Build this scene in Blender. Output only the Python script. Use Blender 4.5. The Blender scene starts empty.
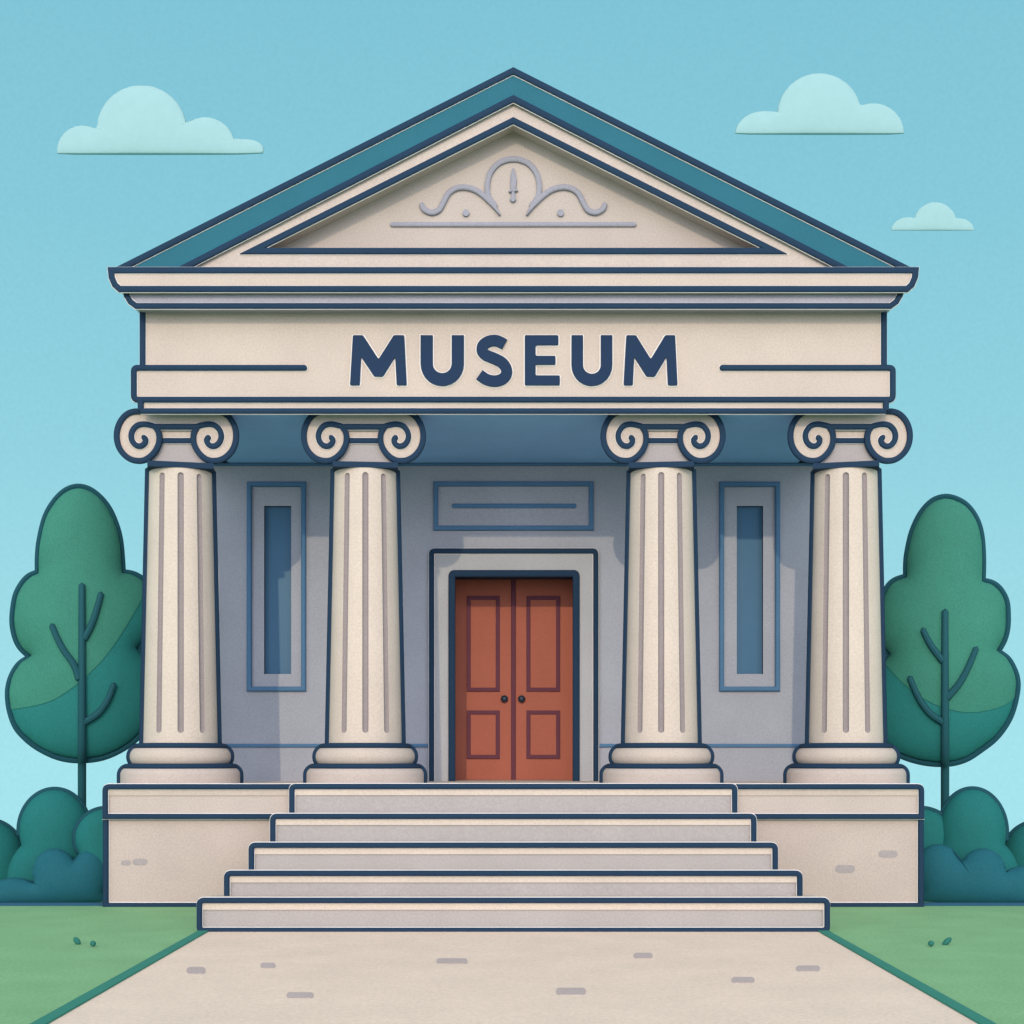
import bpy, bmesh, math, random
from mathutils import Vector
from mathutils.geometry import tessellate_polygon

random.seed(7)
scene = bpy.context.scene
col = scene.collection

# ------------------------------------------------------------------ camera
F = 1440.0            # focal length in pixels of the 1024 px frame
CX, HY = 513.3, 756.0 # principal point: image column and horizon row
EYE = 2.2             # eye height above the path (m)
Y0 = 21.0             # depth of the podium front, which stands at world y = 0
cam_d = bpy.data.cameras.new('camera')
cam = bpy.data.objects.new('camera', cam_d)
col.objects.link(cam)
cam.location = (0, -Y0, EYE)
cam.rotation_euler = (math.radians(90), 0, 0)
cam_d.sensor_fit = 'HORIZONTAL'
cam_d.sensor_width = 36.0
cam_d.lens = 36.0 * F / 1024
cam_d.shift_x = -(CX - 512) / 1024
cam_d.shift_y = (HY - 512) / 1024
cam_d.clip_start = 0.1
cam_d.clip_end = 3000
scene.camera = cam

# ------------------------------------------------------------------ colour helpers
def lin(h):
    h = h.lstrip('#')
    r = []
    for i in (0, 2, 4):
        c = int(h[i:i+2], 16) / 255
        r.append(c / 12.92 if c <= .04045 else ((c + .055) / 1.055) ** 2.4)
    return r

# ------------------------------------------------------------------ sky
SUN_EL, SUN_AZ = 17.0, 7.0
w = bpy.data.worlds.new('World'); scene.world = w; w.use_nodes = True
nt = w.node_tree; nt.nodes.clear()
out = nt.nodes.new('ShaderNodeOutputWorld')
bg = nt.nodes.new('ShaderNodeBackground'); bg.inputs['Strength'].default_value = 1.0
tc = nt.nodes.new('ShaderNodeTexCoord')
sep = nt.nodes.new('ShaderNodeSeparateXYZ')
ramp = nt.nodes.new('ShaderNodeValToRGB')
nt.links.new(tc.outputs['Generated'], sep.inputs[0])
nt.links.new(sep.outputs['Z'], ramp.inputs[0])
els = ramp.color_ramp.elements
SKY = [(0.0, lin('A6E4EE'), 1), (0.07, lin('A0DEE9'), 1), (0.20, lin('93D3E1'), 1), (0.34, lin('87CADB'), 1),
       (0.47, lin('80C4D7'), 1), (0.62, [.5, .66, .76], 1.0), (1.0, [.62, .70, .78], 1.0)]
while len(els) < len(SKY): els.new(0.5)
for e, (p, c, s) in zip(els, SKY):
    e.position = p; e.color = (c[0]*s, c[1]*s, c[2]*s, 1)
gn = nt.nodes.new('ShaderNodeTexNoise'); gn.inputs['Scale'].default_value = 420; gn.inputs['Detail'].default_value = 1
nt.links.new(tc.outputs['Generated'], gn.inputs['Vector'])
mr = nt.nodes.new('ShaderNodeMapRange'); mr.inputs['To Min'].default_value = .955; mr.inputs['To Max'].default_value = 1.045
nt.links.new(gn.outputs[0], mr.inputs[0])
vm = nt.nodes.new('ShaderNodeVectorMath'); vm.operation = 'SCALE'
wm = nt.nodes.new('ShaderNodeMapRange'); wm.inputs['From Min'].default_value = -.05; wm.inputs['From Max'].default_value = -1.0
nt.links.new(sep.outputs['Y'], wm.inputs[0])
wp = nt.nodes.new('ShaderNodeMath'); wp.operation = 'POWER'; wp.inputs[1].default_value = 2.6
nt.links.new(wm.outputs[0], wp.inputs[0])
mixw = nt.nodes.new('ShaderNodeMix'); mixw.data_type = 'RGBA'
mixw.inputs['B'].default_value = (4.1, 3.9, 4.2, 1)     # unseen bright sky added behind the camera as soft front fill
nt.links.new(wp.outputs[0], mixw.inputs['Factor']); nt.links.new(ramp.outputs[0], mixw.inputs['A'])
nt.links.new(mixw.outputs['Result'], vm.inputs[0]); nt.links.new(mr.outputs[0], vm.inputs['Scale'])
nt.links.new(vm.outputs[0], bg.inputs['Color'])
nt.links.new(bg.outputs[0], out.inputs['Surface'])

sd = bpy.data.lights.new('sun', 'SUN'); sun = bpy.data.objects.new('sun', sd); col.objects.link(sun)
sd.energy = 1.3; sd.angle = math.radians(0.6); sd.color = (1.0, .80, .52)
el, az = math.radians(SUN_EL), math.radians(SUN_AZ)
to_sun = Vector((-math.sin(az)*math.cos(el), -math.cos(az)*math.cos(el), math.sin(el)))
sun.rotation_euler = to_sun.to_track_quat('Z', 'Y').to_euler()
sun.location = (-8, -40, 20)

scene.view_settings.view_transform = 'Standard'
scene.view_settings.look = 'None'
scene.view_settings.exposure = 0
scene.view_settings.gamma = 1
scene.render.engine = 'CYCLES'
scene.cycles.use_denoising = True
scene.cycles.max_bounces = 6

# ------------------------------------------------------------------ materials
CAL = {'cream_stone': (0.729, 0.697, 0.701), 'tympanum_stone': (0.687, 0.662, 0.656), 'teal_roof': (0.55, 0.63, 0.636), 'cloud_white': (0.634, 0.614, 0.595), 'porch_wall': (0.897, 0.884, 0.865), 'porch_ceiling': (1.063, 1.064, 1.162), 'terracotta_door': (0.948, 1.023, 1.026), 'podium_stone': (0.846, 0.805, 0.831), 'podium_cap_stone': (0.777, 0.735, 0.718), 'riser_stone': (0.736, 0.744, 0.719), 'path_paving': (1.163, 1.145, 1.116), 'lawn_grass': (1.123, 1.148, 1.053), 'lit_foliage_tone': (0.724, 0.786, 0.745), 'shaded_foliage_tone': (0.696, 0.907, 0.819), 'bush_foliage': (0.476, 0.768, 0.732), 'low_bush_foliage': (0.595, 0.815, 0.762), 'navy_trim': (0.501, 0.593, 0.554), 'letter_navy': (0.339, 0.487, 0.517), 'rake_stone': (0.776, 0.734, 0.688), 'blue_glass': (0.547, 0.868, 0.941), 'door_surround_stone': (0.721, 0.744, 0.751), 'cool_grey_stone': (0.692, 0.702, 0.758), 'blue_frame': (1.003, 0.901, 0.852), 'flute_shade_stone': (0.707, 0.675, 0.685), 'ornament_stone': (0.871, 0.832, 0.832), 'teal_edging': (0.85, 0.9, 0.85), 'door_moulding': (0.777, 0.781, 0.995), 'foliage_rim': (0.558, 0.616, 0.648), 'teal_bark': (0.66, 0.74, 0.74), 'step_nosing_stone': (0.769, 0.767, 0.748), 'shaft_stone': (0.772, 0.727, 0.702), 'echinus_stone': (0.699, 0.684, 0.652), 'chipped_stone': (0.85, 0.835, 0.85), 'path_inlay': (1.1, 1.1, 1.08)}
def mat(name, c, rough=.8, spec=.15, grain=.10, blotch=.05, gscale=38, bump=.0):
    if name in CAL: c = [min(.93, a*b) for a, b in zip(c, CAL[name])]
    m = bpy.data.materials.new(name); m.use_nodes = True
    t = m.node_tree; b = t.nodes['Principled BSDF']
    b.inputs['Roughness'].default_value = rough
    b.inputs['Specular IOR Level'].default_value = spec
    co = t.nodes.new('ShaderNodeTexCoord')
    n1 = t.nodes.new('ShaderNodeTexNoise'); n1.inputs['Scale'].default_value = gscale; n1.inputs['Detail'].default_value = 2
    n2 = t.nodes.new('ShaderNodeTexNoise'); n2.inputs['Scale'].default_value = 1.3; n2.inputs['Detail'].default_value = 3
    for n in (n1, n2): t.links.new(co.outputs['Object'], n.inputs['Vector'])
    a = t.nodes.new('ShaderNodeMapRange'); a.inputs['From Min'].default_value = .25; a.inputs['From Max'].default_value = .75
    a.inputs['To Min'].default_value = 1-grain; a.inputs['To Max'].default_value = 1+grain
    d = t.nodes.new('ShaderNodeMapRange'); d.inputs['From Min'].default_value = .25; d.inputs['From Max'].default_value = .75
    d.inputs['To Min'].default_value = 1-blotch; d.inputs['To Max'].default_value = 1+blotch
    t.links.new(n1.outputs[0], a.inputs[0]); t.links.new(n2.outputs[0], d.inputs[0])
    mu = t.nodes.new('ShaderNodeMath'); mu.operation = 'MULTIPLY'
    t.links.new(a.outputs[0], mu.inputs[0]); t.links.new(d.outputs[0], mu.inputs[1])
    v = t.nodes.new('ShaderNodeVectorMath'); v.operation = 'SCALE'; v.inputs[0].default_value = c[:3]
    t.links.new(mu.outputs[0], v.inputs['Scale']); t.links.new(v.outputs[0], b.inputs['Base Color'])
    if bump:
        bp = t.nodes.new('ShaderNodeBump'); bp.inputs['Strength'].default_value = bump; bp.inputs['Distance'].default_value = .01
        t.links.new(n1.outputs[0], bp.inputs['Height']); t.links.new(bp.outputs[0], b.inputs['Normal'])
    return m

def al(h, L): return [min(.92, a / b) for a, b in zip(lin(h), L)]
LF = (1.25, 1.20, 1.12)    # light on the sunlit front
LG = (1.05, 1.15, 1.20)    # light on open ground
LP = (.98, .92, .85)       # light on the porch wall
M = dict(
    cream=mat('cream_stone', al('E6D7C6', LF)),
    band=mat('rake_stone', al('E0D3CB', LF)),
    tymp=mat('tympanum_stone', al('DDD0C4', LF)),
    coolstone=mat('cool_grey_stone', al('C9C3C6', LF)),
    echinus=mat('echinus_stone', al('C9C1C0', LF)),
    shaft=mat('shaft_stone', al('EADDCE', LF)),
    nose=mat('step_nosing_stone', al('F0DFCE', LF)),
    podium=mat('podium_stone', al('D3C3B5', LF), grain=.11),
    cap=mat('podium_cap_stone', al('DCCFC4', LF)),
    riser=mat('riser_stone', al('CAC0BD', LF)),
    flute=mat('flute_shade_stone', al('B0A6A2', LF)),  # greyer tone, paints shade into the carved flutes
    ornament=mat('ornament_stone', al('A3A4AC', LF)),
    chip=mat('chipped_stone', al('B5AAA6', LF)),
    navy=mat('navy_trim', al('324A69', LF), rough=.7, spec=.1, grain=.05),
    pale=mat('pale_edge', al('F4ECE4', LF), grain=.03),
    teal=mat('teal_roof', al('3F8294', LF), grain=.08),
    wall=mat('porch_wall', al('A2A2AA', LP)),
    wframe=mat('blue_frame', al('4D7394', LP), grain=.05),
    pane=mat('blue_glass', al('44657F', LP), rough=.45, spec=.3, grain=.04),
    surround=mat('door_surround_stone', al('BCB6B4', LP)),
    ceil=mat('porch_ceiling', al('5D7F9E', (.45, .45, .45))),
    floor=mat('platform_floor', al('D8CCC0', LG)),
    door=mat('terracotta_door', al('A65C49', LP), grain=.08),
    dline=mat('door_moulding', al('6E3F42', LP), grain=.05),
    knob=mat('dark_knob', al('1E2C3A', LP), rough=.35, spec=.5, grain=.02),
    path=mat('path_paving', al('DCD0C3', LG), gscale=30),
    pathmark=mat('path_inlay', al('B8AFAF', LG)),
    edging=mat('teal_edging', al('3E9084', LG), grain=.06),
    grass=mat('lawn_grass', al('7DAF87', LG), grain=.12, blotch=.08, gscale=26),
    tuft=mat('tuft_green', al('2C7068', LG)),
    kerb=mat('bed_edging', al('2A566E', LF), grain=.05),
    leaf_lit=mat('lit_foliage_tone', al('458C7A', LF), grain=.13, blotch=.07, bump=.3),  # lit part of the tree crowns, as a lighter colour
    leaf_shaded=mat('shaded_foliage_tone', al('2F7A7B', LF), grain=.12, blotch=.07, bump=.3),  # shaded part of the tree crowns, as a darker colour
    bush=mat('bush_foliage', al('2F7A79', LF), grain=.12, blotch=.07, bump=.3),
    bush_d=mat('low_bush_foliage', al('2A6878', LF), grain=.12, blotch=.07, bump=.3),
    tline=mat('foliage_rim', al('245E68', LF), grain=.05),
    bark=mat('teal_bark', al('2A6068', LF), grain=.05),
    cloud=mat('cloud_white', al('B4E5E6', (1.22, 1.22, 1.15)), rough=1, spec=0, grain=.02, blotch=.01, gscale=.6),
    letter=mat('letter_navy', al('32496B', LF), rough=.6, spec=.1, grain=.05),
)

# ------------------------------------------------------------------ mesh helpers
def P(px, py, D):
    """picture measure -> metres at depth D : (x, z)"""
    return ((px - CX) * D / F, EYE - (py - HY) * D / F)

class MB:
    def __init__(s): s.v = []; s.f = []; s.m = []; s.mats = []
    def mi(s, k):
        if k not in s.mats: s.mats.append(k)
        return s.mats.index(k)
    def add(s, vs, fs, k):
        o = len(s.v); i = s.mi(k)
        s.v += [tuple(v) for v in vs]
        for f in fs: s.f.append([o + a for a in f]); s.m.append(i)
    def build(s, name, parent=None, origin=(0, 0, 0), smooth=False, loc=None):
        me = bpy.data.meshes.new(name)
        ox, oy, oz = origin
        me.from_pydata([(x-ox, y-oy, z-oz) for x, y, z in s.v], [], s.f)
        for k in s.mats: me.materials.append(M[k])
        me.polygons.foreach_set('material_index', s.m)
        bm = bmesh.new(); bm.from_mesh(me)
        bmesh.ops.recalc_face_normals(bm, faces=bm.faces); bm.to_mesh(me); bm.free()
        if smooth:
            me.polygons.foreach_set('use_smooth', [True]*len(me.polygons))
            try: me.set_sharp_from_angle(angle=math.radians(smooth if smooth is not True else 40))
            except Exception: pass
        me.update()
        o = bpy.data.objects.new(name, me); col.objects.link(o)
        if parent: o.parent = parent
        else: o.location = origin
        if loc: o.location = loc
        return o

def box(mb, x0, x1, y0, y1, z0, z1, k):
    v = [(x, y, z) for x in (x0, x1) for y in (y0, y1) for z in (z0, z1)]
    mb.add(v, [(0,1,3,2), (4,6,7,5), (0,4,5,1), (2,3,7,6), (0,2,6,4), (1,5,7,3)], k)

def prism(mb, poly, ya, yb, k, kside=None):
    """poly: (x,z) outline, extruded from ya (front) to yb (back)"""
    n = len(poly)
    tris = tessellate_polygon([[Vector((x, z, 0)) for x, z in poly]])
    mb.add([(x, ya, z) for x, z in poly] + [(x, yb, z) for x, z in poly],
           [tuple(t) for t in tris] + [tuple(i+n for i in reversed(t)) for t in tris] +
           ([] if kside else [(i, (i+1) % n, (i+1) % n + n, i+n) for i in range(n)]), k)
    if kside:
        mb.add([(x, ya, z) for x, z in poly] + [(x, yb, z) for x, z in poly],
               [(i, (i+1) % n, (i+1) % n + n, i+n) for i in range(n)], kside)

def ppoly(pts, D): return [P(a, b, D) for a, b in pts]

def rounded(pts, r, closed=True, seg=4):
    """round the corners of a 2D path; r one number or one per point"""
    n = len(pts); outp = []
    for i, p in enumerate(pts):
        ri = r[i] if isinstance(r, (list, tuple)) else r
        if (not closed and i in (0, n-1)) or ri <= 0: outp.append(p); continue
        a = Vector(pts[i-1]); b = Vector(p); c = Vector(pts[(i+1) % n])
        u = (a-b); v = (c-b); d = min(ri, u.length*.49, v.length*.49)
        s = b + u.normalized()*d; e = b + v.normalized()*d
        for k in range(seg+1):
            t = k/seg
            q = s*(1-t)**2 + b*2*t*(1-t) + e*t*t
            outp.append((q.x, q.y))
    return outp

def smooth_path(pts, seg=5, closed=False):
    outp = []; n = len(pts)
    rng = range(n if closed else n-1)
    for i in rng:
        if closed: p0, p1, p2, p3 = pts[(i-1) % n], pts[i], pts[(i+1) % n], pts[(i+2) % n]
        else: p0, p1, p2, p3 = pts[max(i-1, 0)], pts[i], pts[i+1], pts[min(i+2, n-1)]
        for k in range(seg):
            t = k/seg
            outp.append(tuple(.5*((2*b)+(-a+c)*t+(2*a-5*b+4*c-d)*t*t+(-a+3*b-3*c+d)*t**3) for a, b, c, d in zip(p0, p1, p2, p3)))
    if not closed: outp.append(tuple(pts[-1]))
    return outp

SEC = [(-.5, -.3), (-.5, .0), (-.47, .72), (-.3, .93), (0, 1), (.3, .93), (.47, .72), (.5, .0), (.5, -.3)]
jit = [0]
def bead(mb, path, y, width, depth, k='navy', closed=False, caps='round', pale=None, sec=SEC, width_fn=None):
    """a raised moulding in the x-z plane, standing `depth` proud of the face at y"""
    if pale:
        bead(mb, path, y, width + 2*pale, depth*.22, 'pale', closed, caps)
    jit[0] = (jit[0] + 1) % 17
    depth = depth * (1 + .012*jit[0])
    pts = [Vector(p) for p in path]
    cl = [pts[0]]
    for p in pts[1:]:
        if (p-cl[-1]).length > 1e-5: cl.append(p)
    if closed and (cl[0]-cl[-1]).length < 1e-5: cl.pop()
    pts = cl; n = len(pts)
    rings = []
    for i in range(n):
        if closed or 0 < i < n-1:
            t1 = (pts[i]-pts[i-1]).normalized(); t2 = (pts[(i+1) % n]-pts[i]).normalized()
            n1 = Vector((-t1.y, t1.x)); n2 = Vector((-t2.y, t2.x))
            m = n1 + n2
            if m.length < 1e-3: m = n1
            m.normalize(); c = max(m.dot(n1), .2); nv = m / c
        else:
            t = (pts[1]-pts[0]) if i == 0 else (pts[-1]-pts[-2])
            t.normalize(); nv = Vector((-t.y, t.x))
        ww = width if width_fn is None else width*width_fn(i/(n-1))
        rings.append((pts[i], nv, ww))
    if not closed and caps == 'round':
        t = (pts[1]-pts[0]).normalized(); nv = Vector((-t.y, t.x)); w0 = rings[0][2]
        pre = [(pts[0]-t*w0*.5*math.sin(a), nv, w0*max(math.cos(a), .05)) for a in (1.5, 1.15, .75, .38)]
        t = (pts[-1]-pts[-2]).normalized(); nv = Vector((-t.y, t.x)); w1 = rings[-1][2]
        post = [(pts[-1]+t*w1*.5*math.sin(a), nv, w1*max(math.cos(a), .05)) for a in (.38, .75, 1.15, 1.5)]
        rings = pre + rings + post
    S = len(sec); vs = []; fs = []
    for (p, nv, ww) in rings:
        for (u, v) in sec:
            q = p + nv*(u*ww)
            vs.append((q.x, y - v*depth, q.y))
    R = len(rings)
    for i in range(R if closed else R-1):
        j = (i+1) % R
        for a in range(S):
            b = (a+1) % S
            fs.append((i*S+a, i*S+b, j*S+b, j*S+a))
    if not closed:
        fs.append(tuple(range(S))); fs.append(tuple((R-1)*S+a for a in reversed(range(S))))
    mb.add(vs, fs, k)

def tube(mb, pts, rad, k, seg=10):
    pts = [Vector(p) for p in pts]; n = len(pts); vs = []; fs = []
    for i, p in enumerate(pts):
        t = (pts[min(i+1, n-1)] - pts[max(i-1, 0)]).normalized()
        a = t.cross(Vector((0, 1, 0)))
        if a.length < 1e-3: a = t.cross(Vector((1, 0, 0)))
        a.normalize(); b = t.cross(a).normalized()
        r = rad[i] if isinstance(rad, (list, tuple)) else rad
        for s in range(seg):
            q = p + (a*math.cos(2*math.pi*s/seg) + b*math.sin(2*math.pi*s/seg))*r
            vs.append(q)
    for i in range(n-1):
        for s in range(seg):
            fs.append((i*seg+s, i*seg+(s+1) % seg, (i+1)*seg+(s+1) % seg, (i+1)*seg+s))
    # rounded ends
    for e, dirn in ((0, (pts[0]-pts[1]).normalized()), (n-1, (pts[-1]-pts[-2]).normalized())):
        r = rad[e] if isinstance(rad, (list, tuple)) else rad
        c = len(vs); vs.append(pts[e] + dirn*r*.8)
        for s in range(seg): fs.append((e*seg+s, e*seg+(s+1) % seg, c))
    mb.add(vs, fs, k)

def lathe(mb, prof, cx, cy, k, seg=72, a0=0):
    """prof: (radius, z) bottom to top; closed by discs"""
    vs = []; fs = []
    for r, z in prof:
        for s in range(seg):
            a = 2*math.pi*s/seg
            vs.append((cx + r*math.cos(a), cy + r*math.sin(a), z))
    for i in range(len(prof)-1):
        for s in range(seg):
            fs.append((i*seg+s, i*seg+(s+1) % seg, (i+1)*seg+(s+1) % seg, (i+1)*seg+s))
    fs.append(tuple(reversed(range(seg)))); fs.append(tuple((len(prof)-1)*seg+s for s in range(seg)))
    mb.add(vs, fs, k)

def tag(o, label=None, cat=None, group=None, kind=None):
    if label: o['label'] = label
    if cat: o['category'] = cat
    if group: o['group'] = group
    if kind: o['kind'] = kind
    return o
def empty(name, loc=(0, 0, 0)):
    o = bpy.data.objects.new(name, None); col.objects.link(o); o.location = loc
    o.empty_display_size = .5
    return o
def copy_tree(o, parent=None):
    c = o.copy(); col.objects.link(c)
    if parent: c.parent = parent
    for ch in list(o.children): copy_tree(ch, c)
    return c
def Y(D): return D - Y0
def W(px, D): return px * D / F
def pill(cx, cz, wd, h, n=8):
    r = h/2; outp = []
    for i in range(n+1):
        a = -math.pi/2 + math.pi*i/n; outp.append((cx + wd/2 - r + r*math.cos(a), cz + r*math.sin(a)))
    for i in range(n+1):
        a = math.pi/2 + math.pi*i/n; outp.append((cx - wd/2 + r + r*math.cos(a), cz + r*math.sin(a)))
    return outp

# ================================================================== GROUND
mb = MB()
xs = [-260, -160, -90, -50, -25, -12, 0, 12, 25, 50, 90, 160, 260]
ys = [-240, -120, -70, -40, -22, -10, 0, 8, 16.5, 19, 22, 27, 35, 60, 120, 260]
def gz(x, y):
    d = max(0, y-17); z = -.0 - (0 if d == 0 else .16*d + min(d, 20)**2*.006)
    d2 = max(0, -y-60); z -= .1*d2
    d3 = max(0, abs(x)-45); z -= .22*d3
    return z
vs = [(x, y, gz(x, y)) for y in ys for x in xs]
nx = len(xs)
mb.add(vs, [(j*nx+i, j*nx+i+1, (j+1)*nx+i+1, (j+1)*nx+i) for j in range(len(ys)-1) for i in range(nx-1)], 'grass')
tag(mb.build('lawn'), kind='structure')

PW = (CX-51)/ (F/11.82)          # half width of the paving: 3.80 m
mb = MB()
box(mb, -PW, PW, -26, Y(18.3), -.05, .012, 'path')
for (px, py, wd, h) in [(196, 972, 19, 7), (268, 967, 15, 5.5), (452, 962.5, 31, 5.5), (300, 997, 27, 6), (571, 993, 30, 7), (643, 957, 19, 5.5), (743, 981.5, 23, 6), (808, 970, 24, 6)]:
    pts = []
    for a, b in pill(px, py, wd, h, 6):
        D = F*EYE/(b-HY); pts.append(((a-CX)*D/F, Y(D)))
    n = len(pts)
    mb.add([(a, b, .013) for a, b in pts]+[(a, b, .017) for a, b in pts],
           [tuple(range(n, 2*n))] + [(i, (i+1) % n, (i+1) % n+n, i+n) for i in range(n)], 'pathmark')
tag(mb.build('path'), kind='structure')
for sx in (-1, 1):
    mb = MB()
    a, b = sorted((sx*(PW+.001), sx*(PW+.125)))
    box(mb, a, b, -26, Y(18.02), -.05, .03, 'edging')
    o = mb.build('path_edging', origin=((a+b)/2, Y(16), 0))
    tag(o, 'teal edging strip along the %s side of the paved path' % ('left' if sx < 0 else 'right'), 'edging strip', 'teal edging strips beside the path')

# tiny grass tufts
for (px, py, L, ang, nm) in [(77, 941.5, 9.5, 50, 'larger slanted dark tuft in the lawn left of the path'), (93, 944, 6.2, 20, 'small round dark tuft in the lawn left of the path'),
                         (931, 944, 6.2, 0, 'small round dark tuft in the lawn right of the path'), (947, 942, 11.5, -42, 'longer slanted dark tuft in the lawn right of the path')]:
    D = F*EYE/(py+3-HY); x = (px-CX)*D/F; r = W(2.9, D); hl = W(L/2, D); a = math.radians(ang)
    mb = MB(); vs = []; fs = []
    cz = W(3.5, D)
    nu, nv = 14, 8
    for i in range(nv+1):
        th = math.pi*i/nv
        for j in range(nu):
            ph = 2*math.pi*j/nu
            u = hl*math.cos(th); v1 = r*math.sin(th)*math.cos(ph); v2 = r*math.sin(th)*math.sin(ph)
            vs.append((x + u*math.cos(a) + v1*math.sin(a), Y(D)+v2, cz - u*math.sin(a) + v1*math.cos(a)))
    for i in range(nv):
        for j in range(nu): fs.append((i*nu+j, i*nu+(j+1) % nu, (i+1)*nu+(j+1) % nu, (i+1)*nu+j))
    mb.add(vs, fs, 'tuft')
    tag(mb.build('grass_tuft', origin=(x, Y(D), 0), smooth=True), nm, 'grass tuft', 'dark tufts in the lawn')

# ================================================================== MUSEUM
museum = tag(empty('museum', (0, 0, 0)), 'classical stone museum with four ionic columns, teal gable roof, steps and brown double door', 'museum')
PLZ = 1.75
HB = 5.55      # half width of the body
BACK = Y(35.0)

# podium
D = 21.05
mb = MB()
xl = P(106.3, 0, D)[0]; xr = -xl
box(mb, xl, xr, Y(D), BACK+.5, -.2, 1.39, 'podium')
for (px, py, wd, h) in [(126, 863, 10, 5), (140, 862, 15, 6.5), (888, 854, 19, 7), (845, 869, 20, 8)]:
    cxm, czm = P(px, py, D)
    prism(mb, pill(cxm, czm, W(wd, D), W(h, D)), Y(D)-.004, Y(D)+.03, 'chip')
b = [P(x, y, D) for x, y in [(106.3, 908), (106.3, 818)]]
bead(mb, b, Y(D), W(5.6, D), .06, pale=W(.65, D))
bead(mb, [(-p[0], p[1]) for p in b], Y(D), W(5.6, D), .06, pale=W(.65, D))
for s in (-1, 1):
    pts = [P(106, 905.2, D), P(205, 905.2, D)]
    bead(mb, [(-s*p[0], p[1]) for p in pts], Y(D), W(5.2, D), .06, pale=W(.65, D))
mb.build('podium_wall', museum, smooth=30)

mb = MB(); D = 21.0
zt, zb = PLZ, P(0, 816, D)[1]
xl = P(106, 0, D)[0]
box(mb, xl, -xl, Y(D), BACK+.55, zb, PLZ, 'cap')
box(mb, xl-.005, -xl+.005, Y(D)-.018, Y(D), P(0, 795.5, D)[1], PLZ-.004, 'cream')
box(mb, xl+.2, -xl-.2, Y(D)+.15, BACK+.3, PLZ, PLZ+.006, 'floor')
loop = rounded([P(106, 816.3, D), P(106, 786.6, D), P(CX*2-106, 786.6, D), P(CX*2-106, 816.3, D)], [0, .06, .06, 0])
bead(mb, loop, Y(D)-.018, W(5.4, D), .05, closed=True, pale=W(.65, D))
mb.build('platform', museum, smooth=30)

# steps: (depth, x left of outline centre, top y, bottom y, strip end)
STEPS = [(18.0, 200.2, 900, 930, 909.6), (18.75, 227.5, 873, 900, 882.4), (19.5, 252, 845, 873, 854.2), (20.25, 273.3, 816.2, 845, 825), (20.93, 292.3, 786.4, 816.2, 795.2)]
for i, (D, x0, yt, yb, ys_) in enumerate(STEPS):
    mb = MB()
    xl, zt = P(x0, yt, D); zb = P(0, yb, D)[1]
    back = Y(STEPS[i+1][0]) + .05 if i < 4 else Y(21.0)-.03
    z0 = .013 if i == 0 else zb-.06
    zt_ = zt-.02
    box(mb, xl, -xl, Y(D), back, z0, zt_, 'riser')
    zs = P(0, ys_, D)[1]
    box(mb, xl-.004, -xl+.004, Y(D)-.022, back, zs, zt_+.004, 'nose')
    loop = rounded([(xl, zb), (xl, zt), (-xl, zt), (-xl, zb)], [.0, .055, .055, .0] if i else [.05, .055, .055, .05])
    bead(mb, loop, Y(D)-.022, W(5.6, D), .05, closed=True, pale=W(.65, D))
    o = mb.build('step', museum, smooth=30)
    
# ---- cella wall with openings
DW = 25.4
def wall_grid(mb, x0, x1, z0, z1, holes, ya, yb, k, kr):
    X = sorted(set([x0, x1] + [h[0] for h in holes] + [h[1] for h in holes]))
    Z = sorted(set([z0, z1] + [h[2] for h in holes] + [h[3] for h in holes]))
    X = [x for x in X if x0 <= x <= x1]; Z = [z for z in Z if z0 <= z <= z1]
    for i in range(len(X)-1):
        for j in range(len(Z)-1):
            cx, cz = (X[i]+X[i+1])/2, (Z[j]+Z[j+1])/2
            if any(h[0] < cx < h[1] and h[2] < cz < h[3] for h in holes): continue
            for yy in (ya, yb):
                mb.add([(X[i], yy, Z[j]), (X[i+1], yy, Z[j]), (X[i+1], yy, Z[j+1]), (X[i], yy, Z[j+1])], [(0, 1, 2, 3)], k)
    for a, b, c, d in holes:
        mb.add([(a, ya, c), (b, ya, c), (b, ya, d), (a, ya, d), (a, yb, c), (b, yb, c), (b, yb, d), (a, yb, d)],
               [(1, 2, 6, 5), (2, 3, 7, 6), (3, 0, 4, 7)] + ([(0, 1, 5, 4)] if c > z0 else []), kr)
PANES = [(264.2, 291.2, 506, 674), (736.8, 763, 506, 674)]
holes = []
for a, b, c, d in PANES:
    (xa, zt), (xb, zb) = P(a, c, DW), P(b, d, DW); holes.append((xa, xb, zb, zt))
dx0, dzt = P(452, 574, DW); dx1 = P(576, 0, DW)[0]
holes.append((dx0, dx1, PLZ, dzt))
CZ = P(0, 409, 21.45)[1]      # porch ceiling height
mb = MB()
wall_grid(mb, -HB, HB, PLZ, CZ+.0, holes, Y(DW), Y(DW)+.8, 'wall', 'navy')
for s_ in (-1, 1):
    mb.add([(s_*HB, Y(DW), PLZ), (s_*HB, Y(DW)+.8, PLZ), (s_*HB, Y(DW)+.8, CZ), (s_*HB, Y(DW), CZ)], [(0, 1, 2, 3)], 'wall')
zl = P(0, 745.6, DW)[1]
bead(mb, [(-HB, zl), (P(432, 0, DW)[0], zl)], Y(DW), W(3.6, DW), .04, 'wframe')
bead(mb, [(P(597, 0, DW)[0], zl), (HB, zl)], Y(DW), W(3.6, DW), .04, 'wframe')
bead(mb, [(-HB, CZ-.03), (HB, CZ-.03)], Y(DW), W(3.0, DW), .03, 'wframe')
mb.build('front_wall', museum, smooth=30)
mb = MB()
for s in (-1, 1):
    box(mb, *sorted((s*HB, s*(HB-.4))), Y(DW)+.8, BACK, PLZ, CZ, 'wall')
box(mb, -HB+.4, HB-.4, BACK-.4, BACK, PLZ, CZ, 'wall')
mb.build('side_walls', museum).name = 'body_wall'

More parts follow.
